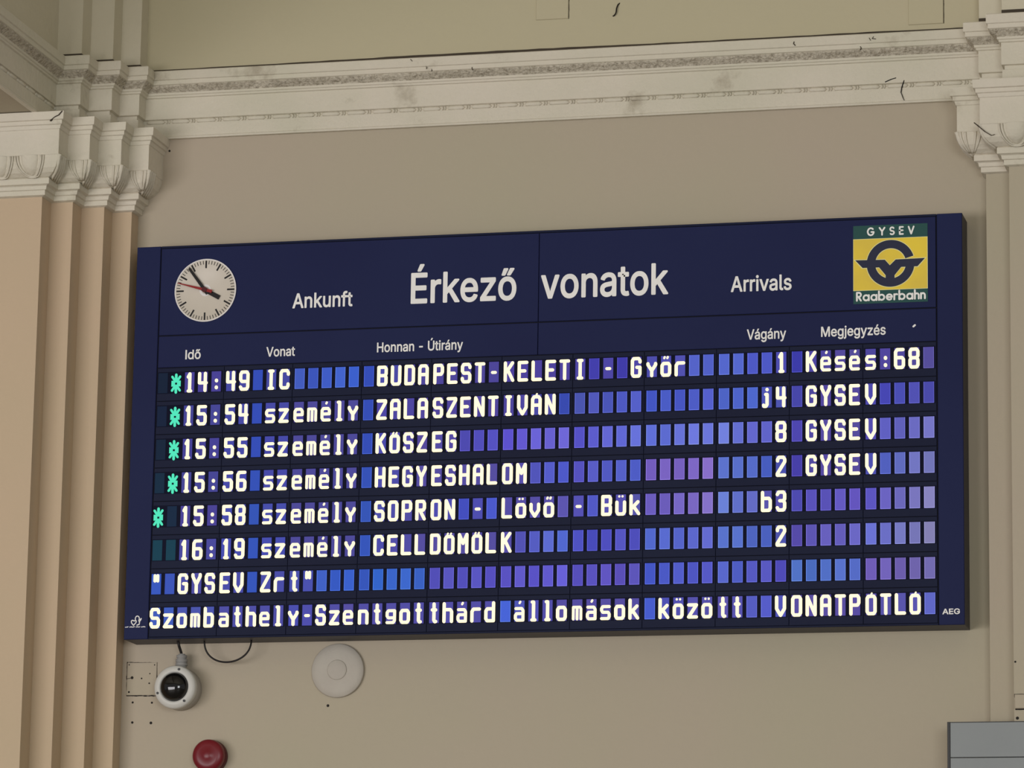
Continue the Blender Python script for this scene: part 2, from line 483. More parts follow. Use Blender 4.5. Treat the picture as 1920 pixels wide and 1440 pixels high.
# --- painted lettering: outlines of a plain grotesque, thickened to a bold weight
OUT = {'-':(453,['337 244 337 188 114 188 114 244']),
       'A':(480,['16 0 201 509 276 509 463 0 395 0 287 302 264 372 232 478 245 478 213 371 191 302 85 0','110 142 110 199 370 199 370 142']),
       'E':(419,['60 0 60 509 372 509 372 452 125 452 125 286 355 286 355 229 125 229 125 57 375 57 375 0']),
       'G':(520,['269 -7 225 -3 185 7 149 25 118 49 91 79 69 116 53 157 43 203 40 254 43 305 53 352 69 393 91 429 117 459 149 484 184 501 223 512 265 516 291 514 316 510 340 504 363 494 384 483 403 469 421 453 436 436 449 416 460 395 468 373 474 349 408 349 402 365 395 379 387 393 378 406 368 417 356 427 344 436 330 443 315 448 300 453 283 455 265 456 236 453 209 445 183 432 160 414 141 392 125 364 113 332 106 295 103 254 106 213 113 177 125 145 141 117 161 95 184 76 210 63 238 56 269 53 296 55 322 61 345 71 365 85 382 102 396 123 407 147 413 173 415 202 434 199 283 199 283 256 478 256 478 200 475 160 466 124 451 91 431 62 406 38 377 19 344 5 308 -4']),
       'H':(517,['60 0 60 509 125 509 125 289 392 289 392 509 457 509 457 0 392 0 392 232 125 232 125 0']),
       'I':(185,['60 0 60 509 125 509 125 0']),
       'M':(628,['60 0 60 509 152 509 277 187 287 159 299 123 311 84 322 49 307 49 318 83 330 121 342 158 352 187 476 509 568 509 568 0 504 0 504 291 504 327 505 369 506 413 507 457 513 457 498 409 482 363 467 322 456 291 342 0 286 0 170 291 159 321 145 361 129 408 112 457 119 457 120 416 121 372 122 328 122 291 122 0']),
       'V':(480,['204 0 16 509 84 509 192 206 215 137 248 31 235 31 267 138 290 206 395 509 463 509 278 0']),
       'a':(389,['160 -9 137 -7 115 -3 94 5 76 15 60 29 48 45 38 63 32 84 30 108 32 128 36 146 43 161 53 174 64 184 78 193 92 200 108 206 125 211 178 220 234 227 247 229 257 231 265 235 271 240 274 246 276 255 276 257 275 272 272 285 267 297 260 307 251 315 240 322 227 327 212 330 196 331 178 330 163 327 149 322 137 316 127 309 118 301 110 292 104 283 100 274 41 291 51 313 64 331 79 346 95 358 114 368 133 375 153 380 173 383 194 384 239 379 255 375 271 369 286 360 300 350 312 336 322 320 330 301 335 278 337 251 337 0 277 0 277 52 272 52 252 25 242 16 229 8 215 1 199 -4 181 -7','170 45 192 47 211 51 228 59 242 68 254 80 263 93 270 108 274 122 276 138 276 190 259 182 231 176 200 171 175 168 134 159 122 153 112 147 103 139 97 130 93 118 92 105 93 93 96 82 102 72 109 64 119 57 130 52 142 48 156 46']),
       'd':(424,['195 -8 165 -6 137 3 111 16 89 34 70 57 55 84 43 116 36 151 34 189 36 227 43 261 55 293 70 320 89 342 112 361 137 374 165 382 196 384 218 383 237 379 253 373 267 364 278 355 287 346 306 319 311 319 311 509 372 509 372 0 313 0 313 59 307 59 287 31 277 21 266 12 252 4 236 -3 217 -7','205 47 226 49 246 55 263 65 278 78 290 95 299 115 306 138 310 162 312 189 310 216 306 241 300 263 290 282 278 299 263 312 246 322 227 328 205 330 182 328 162 322 145 311 130 298 118 281 108 261 102 239 98 215 96 189 98 163 102 139 109 117 118 97 130 80 145 66 162 55 182 49']),
       'e':(404,['212 -8 177 -5 145 3 117 16 92 35 72 58 56 85 44 116 37 150 34 187 36 224 44 258 55 290 71 317 91 340 115 359 142 373 172 382 205 384 226 383 246 380 266 374 285 366 303 355 319 341 334 324 347 305 357 282 365 256 370 227 371 194 371 169 75 169 75 221 338 221 310 202 308 226 304 248 298 269 288 286 277 301 263 314 246 323 227 328 205 330 183 328 164 323 146 313 131 301 119 286 109 270 102 251 97 231 96 211 96 178 98 151 102 127 110 106 121 88 135 73 151 61 169 53 190 48 212 46 227 47 241 49 254 53 265 58 276 65 285 73 294 82 300 93 306 105 365 91 358 72 348 55 335 39 320 26 302 14 283 4 261 -3 237 -7']),
       'f':(254,['228 379 228 327 6 327 6 379','81 0 81 432 82 452 87 470 96 486 107 499 120 510 135 519 152 525 169 529 187 530 222 527 243 521 227 468 215 472 195 474 178 472 164 468 154 460 147 449 143 435 142 419 142 0']),
       'g':(425,['207 -151 180 -149 156 -146 134 -140 114 -132 97 -122 82 -110 70 -97 59 -84 51 -69 101 -41 122 -66 131 -74 142 -82 154 -88 169 -93 187 -96 207 -97 236 -95 261 -87 282 -75 298 -58 308 -34 311 -6 311 68 306 68 287 41 277 32 266 23 252 16 236 10 217 6 195 5 165 7 138 14 113 27 90 43 71 65 55 90 43 120 36 154 34 191 36 229 43 263 55 293 71 320 90 342 112 361 138 374 166 382 196 384 218 383 237 379 253 373 267 365 279 356 288 346 308 319 313 319 313 379 372 379 372 -9 370 -40 363 -67 350 -90 334 -109 314 -124 291 -136 265 -144 237 -149','205 59 227 61 246 66 264 75 278 87 290 103 300 121 307 142 311 166 312 193 311 219 307 242 300 264 291 283 279 299 264 312 247 322 227 328 205 330 182 328 163 322 145 312 130 298 118 282 109 262 102 241 98 218 96 193 98 167 102 144 109 123 118 104 131 88 145 76 163 66 183 61']),
       'i':(167,['53 0 53 379 114 379 114 0','84 443 73 444 63 448 54 455 47 463 43 472 41 483 43 494 47 504 54 512 63 518 73 522 84 524 95 522 105 518 114 512 121 504 125 494 126 483 125 472 121 463 114 455 105 448 95 444']),
       'j':(167,['53 379 114 379 114 -30 112 -52 108 -72 102 -90 92 -106 80 -119 65 -129 47 -137 27 -141 4 -143 -10 -143 -10 -87 2 -87 18 -85 31 -80 40 -72 47 -61 51 -46 53 -29','83 443 72 444 62 448 53 455 47 463 42 472 41 483 42 494 47 504 53 512 62 518 72 522 83 524 95 522 105 518 114 512 120 504 125 494 126 483 125 472 120 463 114 455 105 448 95 444']),
       'k':(381,['53 0 53 509 114 509 114 212 284 379 360 379 206 229 372 0 294 0 164 188 114 139 114 0']),
       'l':(189,['139 -2 112 0 91 8 74 20 62 37 55 59 53 84 53 509 114 509 114 99 114 83 117 71 120 62 126 57 135 53 146 52 160 53 170 54 181 3 162 -1']),
       'n':(410,['114 227 114 0 53 0 53 379 112 379 112 287 102 287 116 319 132 344 152 362 175 374 200 382 227 384 252 383 275 377 295 369 313 356 328 340 341 321 350 298 355 271 357 240 357 0 296 0 296 235 293 263 286 286 273 304 256 318 235 326 210 329 192 328 176 324 161 317 147 308 136 297 126 283 119 266 115 248']),
       'o':(415,['207 -8 174 -5 144 3 117 16 93 35 72 58 56 85 44 116 37 150 34 187 37 225 44 260 56 291 72 318 93 341 117 360 144 374 174 382 207 384 241 382 271 374 299 360 323 341 343 318 359 291 371 260 379 225 381 187 379 150 371 116 359 85 343 58 323 35 299 16 271 3 241 -5','207 46 231 49 252 55 270 66 285 80 298 97 307 117 314 139 318 163 319 187 318 212 314 236 307 258 298 278 285 296 270 310 252 321 231 328 207 330 184 328 163 321 145 310 130 296 118 278 108 258 102 236 98 212 96 187 98 163 102 139 108 117 118 97 130 80 145 66 163 55 184 49']),
       'r':(259,['53 0 53 379 112 379 112 321 115 321 124 339 137 354 152 367 171 377 191 383 213 385 229 384 243 384 243 322 230 324 207 326 190 324 174 321 159 315 146 306 135 296 126 284 119 269 115 254 114 237 114 0']),
       's':(365,['182 -8 157 -7 133 -3 112 3 93 12 76 24 62 38 50 54 41 73 36 94 94 107 101 87 111 72 124 60 141 52 160 47 181 45 206 47 227 53 244 62 258 74 265 88 268 103 266 115 262 126 254 136 243 144 229 150 212 155 149 170 118 180 92 192 72 208 58 227 50 249 47 274 49 295 55 314 65 332 79 347 95 360 115 370 137 378 161 383 187 384 212 383 234 379 254 372 271 363 286 352 299 339 309 324 318 308 324 290 268 277 262 291 254 304 243 316 228 325 210 331 187 333 166 331 147 326 131 317 119 305 111 292 109 277 110 264 115 253 124 243 136 235 152 229 172 223 229 209 261 200 287 187 306 171 320 153 328 131 331 107 329 85 323 65 312 47 298 31 281 18 260 6 236 -2 210 -7']),
       't':(227,['204 379 204 327 6 327 6 379','65 471 126 471 126 98 127 83 130 70 136 61 144 55 156 51 170 50 185 51 202 54 213 2 192 -3 168 -4 138 -1 113 7 92 21 77 41 68 64 65 93']),
       'u':(410,['182 -5 158 -3 135 2 115 11 97 23 82 39 69 59 60 82 54 109 53 139 53 379 114 379 114 144 116 117 124 94 137 75 154 61 175 53 200 50 218 51 234 55 249 62 263 71 274 83 283 97 290 113 295 132 296 153 296 379 357 379 357 0 298 0 298 92 307 92 294 60 277 35 257 17 234 5 209 -3']),
       'v':(389,['163 0 17 379 84 379 165 155 187 87 206 21 184 21 203 87 224 155 305 379 371 379 226 0']),
       'y':(389,['47 -139 61 -86 71 -87 83 -89 94 -90 104 -89 113 -86 122 -81 130 -74 138 -64 145 -51 151 -36 163 -1 17 379 84 379 165 155 187 87 206 21 184 21 202 87 224 155 305 379 371 379 204 -58 196 -77 187 -93 177 -107 165 -119 153 -128 139 -136 125 -141 109 -144 91 -145 65 -143']),
       'z':(380,['42 0 42 46 254 320 254 323 48 323 48 379 333 379 333 331 126 60 126 56 339 56 339 0']),
       'É':(419,['60 0 60 509 372 509 372 452 125 452 125 286 355 286 355 229 125 229 125 57 375 57 375 0','191 558 239 659 307 659 241 558']),
       'Ú':(517,['259 -8 220 -6 186 2 154 15 126 33 103 55 85 80 71 108 63 140 60 173 60 509 124 509 124 178 126 155 132 133 141 113 153 95 169 80 187 68 208 59 232 53 259 52 285 53 309 59 331 68 349 80 364 95 377 113 385 133 391 155 393 178 393 509 457 509 457 173 454 140 446 108 433 80 414 55 391 33 363 15 332 2 297 -6','232 558 280 659 348 659 282 558']),
       'á':(389,['160 -9 137 -7 115 -3 94 5 76 15 60 29 48 45 38 63 32 84 30 108 32 128 36 146 43 161 53 174 64 184 78 193 92 200 108 206 125 211 178 220 234 227 247 229 257 231 265 235 271 240 274 246 276 255 276 257 275 272 272 285 267 297 260 307 251 315 240 322 227 327 212 330 196 331 178 330 163 327 149 322 137 316 127 309 118 301 110 292 104 283 100 274 41 291 51 313 64 331 79 346 95 358 114 368 133 375 153 380 173 383 194 384 239 379 255 375 271 369 286 360 300 350 312 336 322 320 330 301 335 278 337 251 337 0 277 0 277 52 272 52 252 25 242 16 229 8 215 1 199 -4 181 -7','170 45 192 47 211 51 228 59 242 68 254 80 263 93 270 108 274 122 276 138 276 190 259 182 231 176 200 171 175 168 134 159 122 153 112 147 103 139 97 130 93 118 92 105 93 93 96 82 102 72 109 64 119 57 130 52 142 48 156 46','162 429 210 529 278 529 212 429']),
       'é':(404,['212 -8 177 -5 145 3 117 16 92 35 72 58 56 85 44 116 37 150 34 187 36 224 44 258 55 290 71 317 91 340 115 359 142 373 172 382 205 384 226 383 246 380 266 374 285 366 303 355 319 341 334 324 347 305 357 282 365 256 370 227 371 194 371 169 75 169 75 221 338 221 310 202 308 226 304 248 298 269 288 286 277 301 263 314 246 323 227 328 205 330 183 328 164 323 146 313 131 301 119 286 109 270 102 251 97 231 96 211 96 178 98 151 102 127 110 106 121 88 135 73 151 61 169 53 190 48 212 46 227 47 241 49 254 53 265 58 276 65 285 73 294 82 300 93 306 105 365 91 358 72 348 55 335 39 320 26 302 14 283 4 261 -3 237 -7','177 429 225 529 293 529 227 429']),
       'ő':(415,['207 -8 174 -5 144 3 117 16 93 35 72 58 56 85 44 116 37 150 34 187 37 225 44 260 56 291 72 318 93 341 117 360 144 374 174 382 207 384 241 382 271 374 299 360 323 341 343 318 359 291 371 260 379 225 381 187 379 150 371 116 359 85 343 58 323 35 299 16 271 3 241 -5','207 46 231 49 252 55 270 66 285 80 298 97 307 117 314 139 318 163 319 187 318 212 314 236 307 258 298 278 285 296 270 310 252 321 231 328 207 330 184 328 163 321 145 310 130 296 118 278 108 258 102 236 98 212 96 187 98 163 102 139 108 117 118 97 130 80 145 66 163 55 184 49','151 429 100 429 140 529 209 529','261 429 211 429 268 529 336 529'])}
_fontdata = {}
def glyph_mesh(body):
    cu = bpy.data.curves.new('lettering', 'CURVE'); cu.dimensions = '2D'; cu.fill_mode = 'BOTH'
    x = 0; outl = []
    for ch in body:
        if ch == ' ': x += 0.188; continue
        adv, loops = OUT[ch]
        for lp in loops:
            n = [int(q) / 1000.0 for q in lp.split()]
            sp = cu.splines.new('POLY'); m_ = len(n) // 2; sp.points.add(m_ - 1); sp.use_cyclic_u = True
            pts = [(n[2 * i] + x, n[2 * i + 1]) for i in range(m_)]
            for i in range(m_): sp.points[i].co = (pts[i][0], pts[i][1], 0, 1)
            outl.append(pts + pts[:1])
        x += adv / 1000.0
    o = bpy.data.objects.new('lettering', cu); C.objects.link(o)
    dg = bpy.context.evaluated_depsgraph_get(); dg.update()
    me = bpy.data.meshes.new_from_object(o.evaluated_get(dg))
    vs = [(v.co.x, v.co.y) for v in me.vertices]; fs = [tuple(p.vertices) for p in me.polygons]
    bpy.data.objects.remove(o); bpy.data.curves.remove(cu); bpy.data.meshes.remove(me)
    return vs, fs, outl
CAPH = 0.509
def lettering(name, body, xl, xr, base, cap, parent, material, bold=0.015):
    vs, fs, outl = glyph_mesh(body)
    mb = MB()
    mb.add([(x, 0.0, z) for x, z in vs], fs)
    for lp in outl: mb.stroke(lp, 2 * bold, -0.00002, 0.006, 8)      # bold edge following every outline
    x0 = min(v[0] for v in mb.v); x1 = max(v[0] for v in mb.v)
    mb.v = [(xl + (x - x0) / (x1 - x0) * (xr - xl), YF - .002 + y * .3, bz(base + (z + bold) / (CAPH + 2 * bold) * (cap - base))) for x, y, z in mb.v]
    return mb.build(name, material, parent=parent)
W = M['white']
lettering('title_text', 'Érkező', 1.7216, 2.3662, 1.975, 2.1630, board, W, .0150)
lettering('title_text', 'vonatok', 2.5147, 3.2795, 1.975, 2.1640, board, W, .0150)
lettering('title_text', 'Ankunft', 0.990, 1.3632, 1.975, 2.0665, board, W, .0150)
lettering('title_text', 'Arrivals', 3.651, 4.009, 1.973, 2.0665, board, W, .0150)
lettering('heading_text', 'Idő', 0.3279, 0.4245, 1.6865, 1.7445, board, W, .0150)
lettering('heading_text', 'Vonat', 0.8354, 1.0137, 1.6850, 1.7445, board, W, .0150)
lettering('heading_text', 'Honnan - Útirány', 1.5208, 2.0469, 1.6880, 1.7475, board, W, .0150)
lettering('heading_text', 'Vágány', 3.7466, 3.977, 1.6860, 1.7475, board, W, .0150)
lettering('heading_text', 'Megjegyzés', 4.1815, 4.557, 1.6875, 1.7475, board, W, .0150)
MB().stroke([(4.717, bz(1.730)), (4.726, bz(1.7375))], .011, YF - .002, YF).build('paint_speck', W, parent=board)
lettering('maker_text', 'AEG', 4.8743, 4.974, 0.0595, 0.0915, board, W, .020)

# little outline emblem lower left: a figure holding a heart, with a line of tiny letters
mb = MB(); w = .0058
def st(pts, ww=w): mb.stroke([(x, bz(z)) for x, z in pts], ww, YF - .002, YF, 8)
def arc(cx, cz, rx, rz, a0, a1, n=14): return [(cx + rx * math.cos(math.radians(a0 + (a1 - a0) * i / n)), cz + rz * math.sin(math.radians(a0 + (a1 - a0) * i / n))) for i in range(n + 1)]
st(arc(.0815, .1225, .0125, .0160, -35, 215))
st([(.0445, .1085), (.0500, .1140), (.0575, .1125), (.0620, .1085), (.0700, .1130), (.0755, .1090), (.0740, .1000), (.0590, .0830), (.0460, .0980), (.0445, .1085)])
st([(.0910, .1120), (.0960, .1010), (.0940, .0880), (.0800, .0840)])
st([(.0960, .1060), (.1040, .1160), (.1060, .1235), (.0985, .1160)])
for i in range(19):
    x = .008 + i * .00665
    if i in (3, 9, 14): continue
    st([(x, .0728), (x + .0042, .0728 + .0016 * ((i * 7) % 3))], .0042)
mb.build('emblem', W, parent=board)

# --- railway emblem plate upper right
logo = MB().box(4.3695, 4.8015, YF - .002, YF, bz(1.874), bz(2.337)).build('emblem_plate', M['green'], parent=board)
logo['label'] = 'green and yellow emblem plate'
mb = MB().box(4.3695, 4.8015, YF - .0030, YF - .002, bz(1.951), bz(2.258)); mb.mat(1)
mb.box(4.3715, 4.7985, YF - .0036, YF - .003, bz(1.954), bz(2.255))
mb.build('yellow_field', [M['pale'], M['yellow']], parent=logo)
def ringseg(mb, cx, cz, r0, r1, a0, a1, y0, y1, n=40):
    for i in range(n):
        p, q = math.radians(a0 + (a1 - a0) * i / n), math.radians(a0 + (a1 - a0) * (i + 1) / n)
        mb.prism([(cx + r0 * math.cos(p), cz + r0 * math.sin(p)), (cx + r1 * math.cos(p), cz + r1 * math.sin(p)),
                  (cx + r1 * math.cos(q), cz + r1 * math.sin(q)), (cx + r0 * math.cos(q), cz + r0 * math.sin(q))], y0, y1)
def wheel(mb, grow, y0, y1):
    cx, cz = 4.5868, bz(2.1068)
    R1, R0 = .1385 + grow, .0895 - grow
    ringseg(mb, cx, cz, R0, R1, 17 - grow * 300, 180, y0, y1)      # upper arc, open on the right above the wing
    ringseg(mb, cx, cz, R0, R1, 180, 350, y0, y1)
    k = grow
    L = [(4.3813 - 2.2 * k, bz(2.1325) + k), (4.4243 - k, bz(2.0855) - k), (4.5680, bz(2.0855) - k), (4.5826, bz(2.0700)), (4.5826, bz(2.0955) + k), (4.5535 + .3 * k, bz(2.1295) + k)]
    Rr = [(4.7864 + 2.2 * k, bz(2.1310) + k), (4.6166 - .3 * k, bz(2.1285) + k), (4.5826, bz(2.0955) + k), (4.5826, bz(2.0700)), (4.5980, bz(2.0835) - k), (4.7426 + k, bz(2.0835) - k)]
    mb.prism(L, y0 - .0001, y1); mb.prism(Rr, y0 - .0001, y1)
    # spokes meeting in the stem; the two leaf shaped gaps stay open between them and the ring
    mb.prism([(4.5200 - k, bz(2.0858)), (4.5580 - k, bz(2.0380)), (4.5580 - k, bz(1.9950)), (4.5826, bz(1.9950)), (4.5826, bz(2.0858))], y0 - .0002, y1)
    mb.prism([(4.5826, bz(2.0858)), (4.5826, bz(1.9950)), (4.6095 + k, bz(1.9950)), (4.6095 + k, bz(2.0360)), (4.6490 + k, bz(2.0840))], y0 - .0002, y1)
mb = MB(); wheel(mb, .0042, YF - .0041, YF - .0036); mb.build('wheel_outline', M['pale'], parent=logo)
mb = MB(); wheel(mb, 0, YF - .0052, YF - .0036); mb.build('winged_wheel', M['ink'], parent=logo)

# geometric sans lettering drawn stroke by stroke
def geo(mb, ch, x, z, h, w):
    """stroke paths of one letter with cap height h; returns advance"""
    xh = h * .66; r = xh / 2
    A = lambda cx, cz, rx, rz, a0, a1: arc(cx, cz, rx, rz, a0, a1, 16)
    P = []
    if ch == 'G': P = [A(x + h * .42, z + h / 2, h * .42, h * .5, 45, 335) + [(x + h * .82, z + h * .45), (x + h * .5, z + h * .45)]]; adv = .86
    elif ch == 'Y': P = [[(x, z + h), (x + h * .35, z + h * .48), (x + h * .70, z + h)], [(x + h * .35, z + h * .48), (x + h * .35, z)]]; adv = .70
    elif ch == 'S': P = [A(x + h * .27, z + h * .74, h * .25, h * .26, 30, 270) + A(x + h * .27, z + h * .24, h * .27, h * .24, 90, -140)]; adv = .55
    elif ch == 'E': P = [[(x + h * .45, z + h), (x, z + h), (x, z), (x + h * .45, z)], [(x, z + h * .52), (x + h * .42, z + h * .52)]]; adv = .46
    elif ch == 'V': P = [[(x, z + h), (x + h * .35, z), (x + h * .70, z + h)]]; adv = .70
    elif ch == 'R': P = [[(x, z), (x, z + h), (x + h * .25, z + h)] + A(x + h * .25, z + h * .74, h * .25, h * .26, 90, -90) + [(x, z + h * .48)], [(x + h * .2, z + h * .48), (x + h * .5, z)]]; adv = .56
    elif ch == 'a': P = [A(x + r, z + r, r, r, 0, 360), [(x + 2 * r, z + xh), (x + 2 * r, z)]]; adv = .70
    elif ch == 'b': P = [A(x + r, z + r, r, r, 0, 360), [(x, z + h * 1.08), (x, z)]]; adv = .70
    elif ch == 'e': P = [[(x + .02 * h, z + r)] + A(x + r, z + r, r, r, 0, 315)]; adv = .68
    elif ch == 'r': P = [[(x, z + xh), (x, z)], A(x + h * .24, z + h * .40, h * .24, h * .26, 180, 60)]; adv = .36
    elif ch == 'h': P = [[(x, z + h * 1.08), (x, z)], A(x + h * .24, z + h * .40, h * .24, h * .26, 180, 0) + [(x + h * .48, z)]]; adv = .50
    elif ch == 'n': P = [[(x, z + xh), (x, z)], A(x + h * .24, z + h * .40, h * .24, h * .26, 180, 0) + [(x + h * .48, z)]]; adv = .50
    for p in P: mb.stroke(p, w, YF - .0035, YF - .002, 8)
    return adv * h
def geo_word(word, xl, xr, z, h, w):
    d = MB(); adv = [geo(d, c, 0, 0, h, w) for c in word]
    gap = (xr - xl - sum(adv)) / (len(word) - 1)
    mb = MB(); x = xl
    for c, a in zip(word, adv): geo(mb, c, x, bz(z), h, w); x += a + gap
    mb.build('plate_text', W, parent=logo)
geo_word('GYSEV', 4.4545, 4.7215, 2.2785, .042, .0095)
geo_word('Raaberbahn', 4.3905, 4.7855, 1.8930, .047, .0105)

# --- clock
CX, CZ, CR = 0.4425, bz(2.1062), 0.1925
face = MB(); face.lathe(CX, YF, CZ, [(CR, 0), (CR, .006), (CR - .004, .008), (CR - .006, .006)], 72)
face = face.build('clock_face', M['clockw'], parent=board); face['label'] = 'round white station clock face'
mb = MB(); ringseg(mb, CX, CZ, CR - .006, CR + .001, 0, 360, YF - .0085, YF - .004, 72); mb.build('clock_rim', M['clockrim'], parent=face)
mb = MB()
for i in range(60):
    a = math.radians(90 - 6 * i)
    r1 = CR - .010
    if i % 5 == 0: r0, ww = CR - .056, .0100
    else: r0, ww = CR - .032, .0040
    mb.stroke([(CX + r0 * math.cos(a), CZ + r0 * math.sin(a)), (CX + r1 * math.cos(a), CZ + r1 * math.sin(a))], ww, YF - .0070, YF - .005, 4, caps=False)
mb.build('minute_marks', M['black'], parent=face)
mb = MB(); ringseg(mb, CX, CZ, .022, .036, 0, 360, YF - .008, YF - .005, 30); mb.build('hub_ring', M['clockrim'], parent=face)
def hand(name, ang, r0, r1, w0, w1, y, mat):
    a = math.radians(90 - ang); c, s_ = math.cos(a), math.sin(a)
    q = [(-r0, -w0 / 2), (r1, -w1 / 2), (r1, w1 / 2), (-r0, w0 / 2)]
    mb = MB().prism([(CX + u * c - v * s_, CZ + u * s_ + v * c) for u, v in q], y - .004, y)
    mb.build(name, mat, parent=face)
    return mb
hand('hour_hand', 118.5, .026, .104, .026, .027, YF - .010, M['black'])
hand('minute_hand', 323.0, .030, .172, .021, .015, YF - .016, M['black'])
hand('second_hand', 285.5, .048, .178, .020, .004, YF - .022, M['red'])
MB().disc(CX, CZ, .016, YF - .029, YF - .006, 20).build('hub_cap', M['reddark'], parent=face)

# --- the eight rows of character windows
RP = 0.2030
def row_z(k): return 0.0632 + RP * (7 - k)          # bottom of the windows of row k
WH, WWID = 0.1228, 0.0592
def col_x(c): return 0.1625 + 0.4277 * (c // 5) + 0.0837 * (c % 5)

rows = [' *14:49 IC      BUDAPEST-KELETI - Győr      1 Késés:68 ',
        ' *15:54 személy ZALASZENTIVÁN              j4 GYSEV    ',
        ' *15:55 személy KŐSZEG                      8 GYSEV    ',
        ' *15:56 személy HEGYESHALOM                 2 GYSEV    ',
        '* 15:58 személy SOPRON - Lövő - Bük        b3          ',
        '  16:19 személy CELLDÖMÖLK                  2          ',
        '" GYSEV Zrt"                                           ',
        'Szombathely-Szentgotthárd állomások között  VONATPÓTLÓ ']

G = {}
def gl(ch, *paths): G[ch] = paths
o_cap = [(.7, 0), (0, .7), (0, 5.3), (.7, 6), (3.3, 6), (4, 5.3), (4, .7), (3.3, 0), (.7, 0)]
gl('A', [(0, 0), (0, 5.2), (.8, 6), (3.2, 6), (4, 5.2), (4, 0)], [(0, 3), (4, 3)])
gl('B', [(0, 3.1), (3.4, 3.1), (4, 3.7), (4, 5.4), (3.4, 6), (0, 6), (0, 0), (3.4, 0), (4, .6), (4, 2.5), (3.4, 3.1)])
gl('C', [(4, 4.7), (4, 5.3), (3.3, 6), (.7, 6), (0, 5.3), (0, .7), (.7, 0), (3.3, 0), (4, .7), (4, 1.3)])
gl('D', [(0, 0), (0, 6), (3.2, 6), (4, 5.2), (4, .8), (3.2, 0), (0, 0)])
gl('E', [(4, 6), (0, 6), (0, 0), (4, 0)], [(0, 3.1), (3, 3.1)])
gl('G', [(4, 4.8), (4, 5.3), (3.3, 6), (.7, 6), (0, 5.3), (0, .7), (.7, 0), (3.3, 0), (4, .7), (4, 3), (2.4, 3)])
gl('H', [(0, 0), (0, 6)], [(4, 0), (4, 6)], [(0, 3), (4, 3)])
gl('I', [(2, 0), (2, 6)], [(1.1, 0), (2.9, 0)], [(1.1, 6), (2.9, 6)])
gl('K', [(0, 0), (0, 6)], [(3.8, 6), (.6, 2.9)], [(1.3, 3.6), (4, 0)])
gl('L', [(0, 6), (0, 0), (4, 0)])
gl('M', [(0, 0), (0, 6), (2, 3), (4, 6), (4, 0)])
gl('N', [(0, 0), (0, 6), (4, 0), (4, 6)])
gl('O', o_cap)
gl('P', [(0, 0), (0, 6), (3.3, 6), (4, 5.3), (4, 3.6), (3.3, 2.9), (0, 2.9)])
gl('R', [(0, 0), (0, 6), (3.3, 6), (4, 5.3), (4, 3.7), (3.3, 3), (0, 3)], [(1.6, 3), (4, 0)])
gl('S', [(4, 4.9), (4, 5.3), (3.3, 6), (.7, 6), (0, 5.3), (0, 3.7), (.7, 3), (3.3, 3), (4, 2.3), (4, .7), (3.3, 0), (.7, 0), (0, .7), (0, 1.2)])
gl('T', [(0, 6), (4, 6)], [(2, 6), (2, 0)])
gl('U', [(0, 6), (0, .7), (.7, 0), (3.3, 0), (4, .7), (4, 6)])
gl('V', [(0, 6), (0, 2.2), (2, 0), (4, 2.2), (4, 6)])
gl('Y', [(0, 6), (0, 5.4), (2, 2.7), (4, 5.4), (4, 6)], [(2, 2.7), (2, 0)])
gl('Z', [(0, 6), (4, 6), (4, 5.4), (0, .6), (0, 0), (4, 0)])
gl('1', [(1.3, 4.9), (2.2, 6), (2.2, 0)], [(1.5, 0), (2.9, 0)])
gl('2', [(.3, 4.8), (.3, 5.3), (1, 6), (3.3, 6), (4, 5.3), (4, 4.5), (.2, .5), (.2, 0), (4, 0)])
gl('3', [(.2, 5.2), (.9, 6), (3.3, 6), (4, 5.3), (4, 3.7), (3.3, 3.1), (1.5, 3.1)], [(3.3, 3.1), (4, 2.4), (4, .7), (3.3, 0), (.9, 0), (.2, .8)])
gl('4', [(.2, 6), (.2, 2.7), (4, 2.7)], [(3.4, 6), (3.4, 0)])
gl('5', [(4, 6), (.2, 6), (.2, 3.5), (3.3, 3.5), (4, 2.8), (4, .7), (3.3, 0), (.7, 0), (0, .7), (0, 1.1)])
gl('6', [(3.8, 6), (.8, 6), (0, 5.2), (0, .7), (.7, 0), (3.3, 0), (4, .7), (4, 2.7), (3.3, 3.3), (0, 3.3)])
gl('8', [(.7, 3.1), (0, 3.8), (0, 5.3), (.7, 6), (3.3, 6), (4, 5.3), (4, 3.8), (3.3, 3.1), (.7, 3.1), (0, 2.4), (0, .7), (.7, 0), (3.3, 0), (4, .7), (4, 2.4), (3.3, 3.1)])
gl('9', [(0, .8), (.6, 0), (3.3, 0), (4, .7), (4, 5.3), (3.3, 6), (.7, 6), (0, 5.3), (0, 3.4), (.7, 2.7), (4, 2.7)])
gl('-', [(1.3, 2.9), (2.9, 2.9)])
gl(':', [(2.25, 3.25), (2.25, 3.45)], [(2.25, .85), (2.25, 1.05)])
gl('"', [(1.3, 6), (1.3, 4.1)], [(2.9, 6), (2.9, 4.1)])
gl('a', [(.2, 3.9), (3.3, 3.9), (4, 3.2), (4, 0), (.7, 0), (0, .6), (0, 1.6), (.6, 2.2), (4, 2.2)])
gl('b', [(0, 6), (0, 0), (3.3, 0), (4, .7), (4, 3.3), (3.3, 4), (0, 4)])
gl('d', [(4, 6), (4, 0), (.7, 0), (0, .7), (0, 3.3), (.7, 4), (4, 4)])
gl('e', [(4, 0), (.7, 0), (0, .7), (0, 3.3), (.7, 4), (3.3, 4), (4, 3.3), (4, 2.1), (0, 2.1)])
gl('g', [(0, 0), (3.3, 0), (4, .7), (4, 4), (.7, 4), (0, 3.4), (0, 2.2), (.7, 1.6), (4, 1.6)])
gl('h', [(0, 0), (0, 6)], [(0, 4), (3.3, 4), (4, 3.3), (4, 0)])
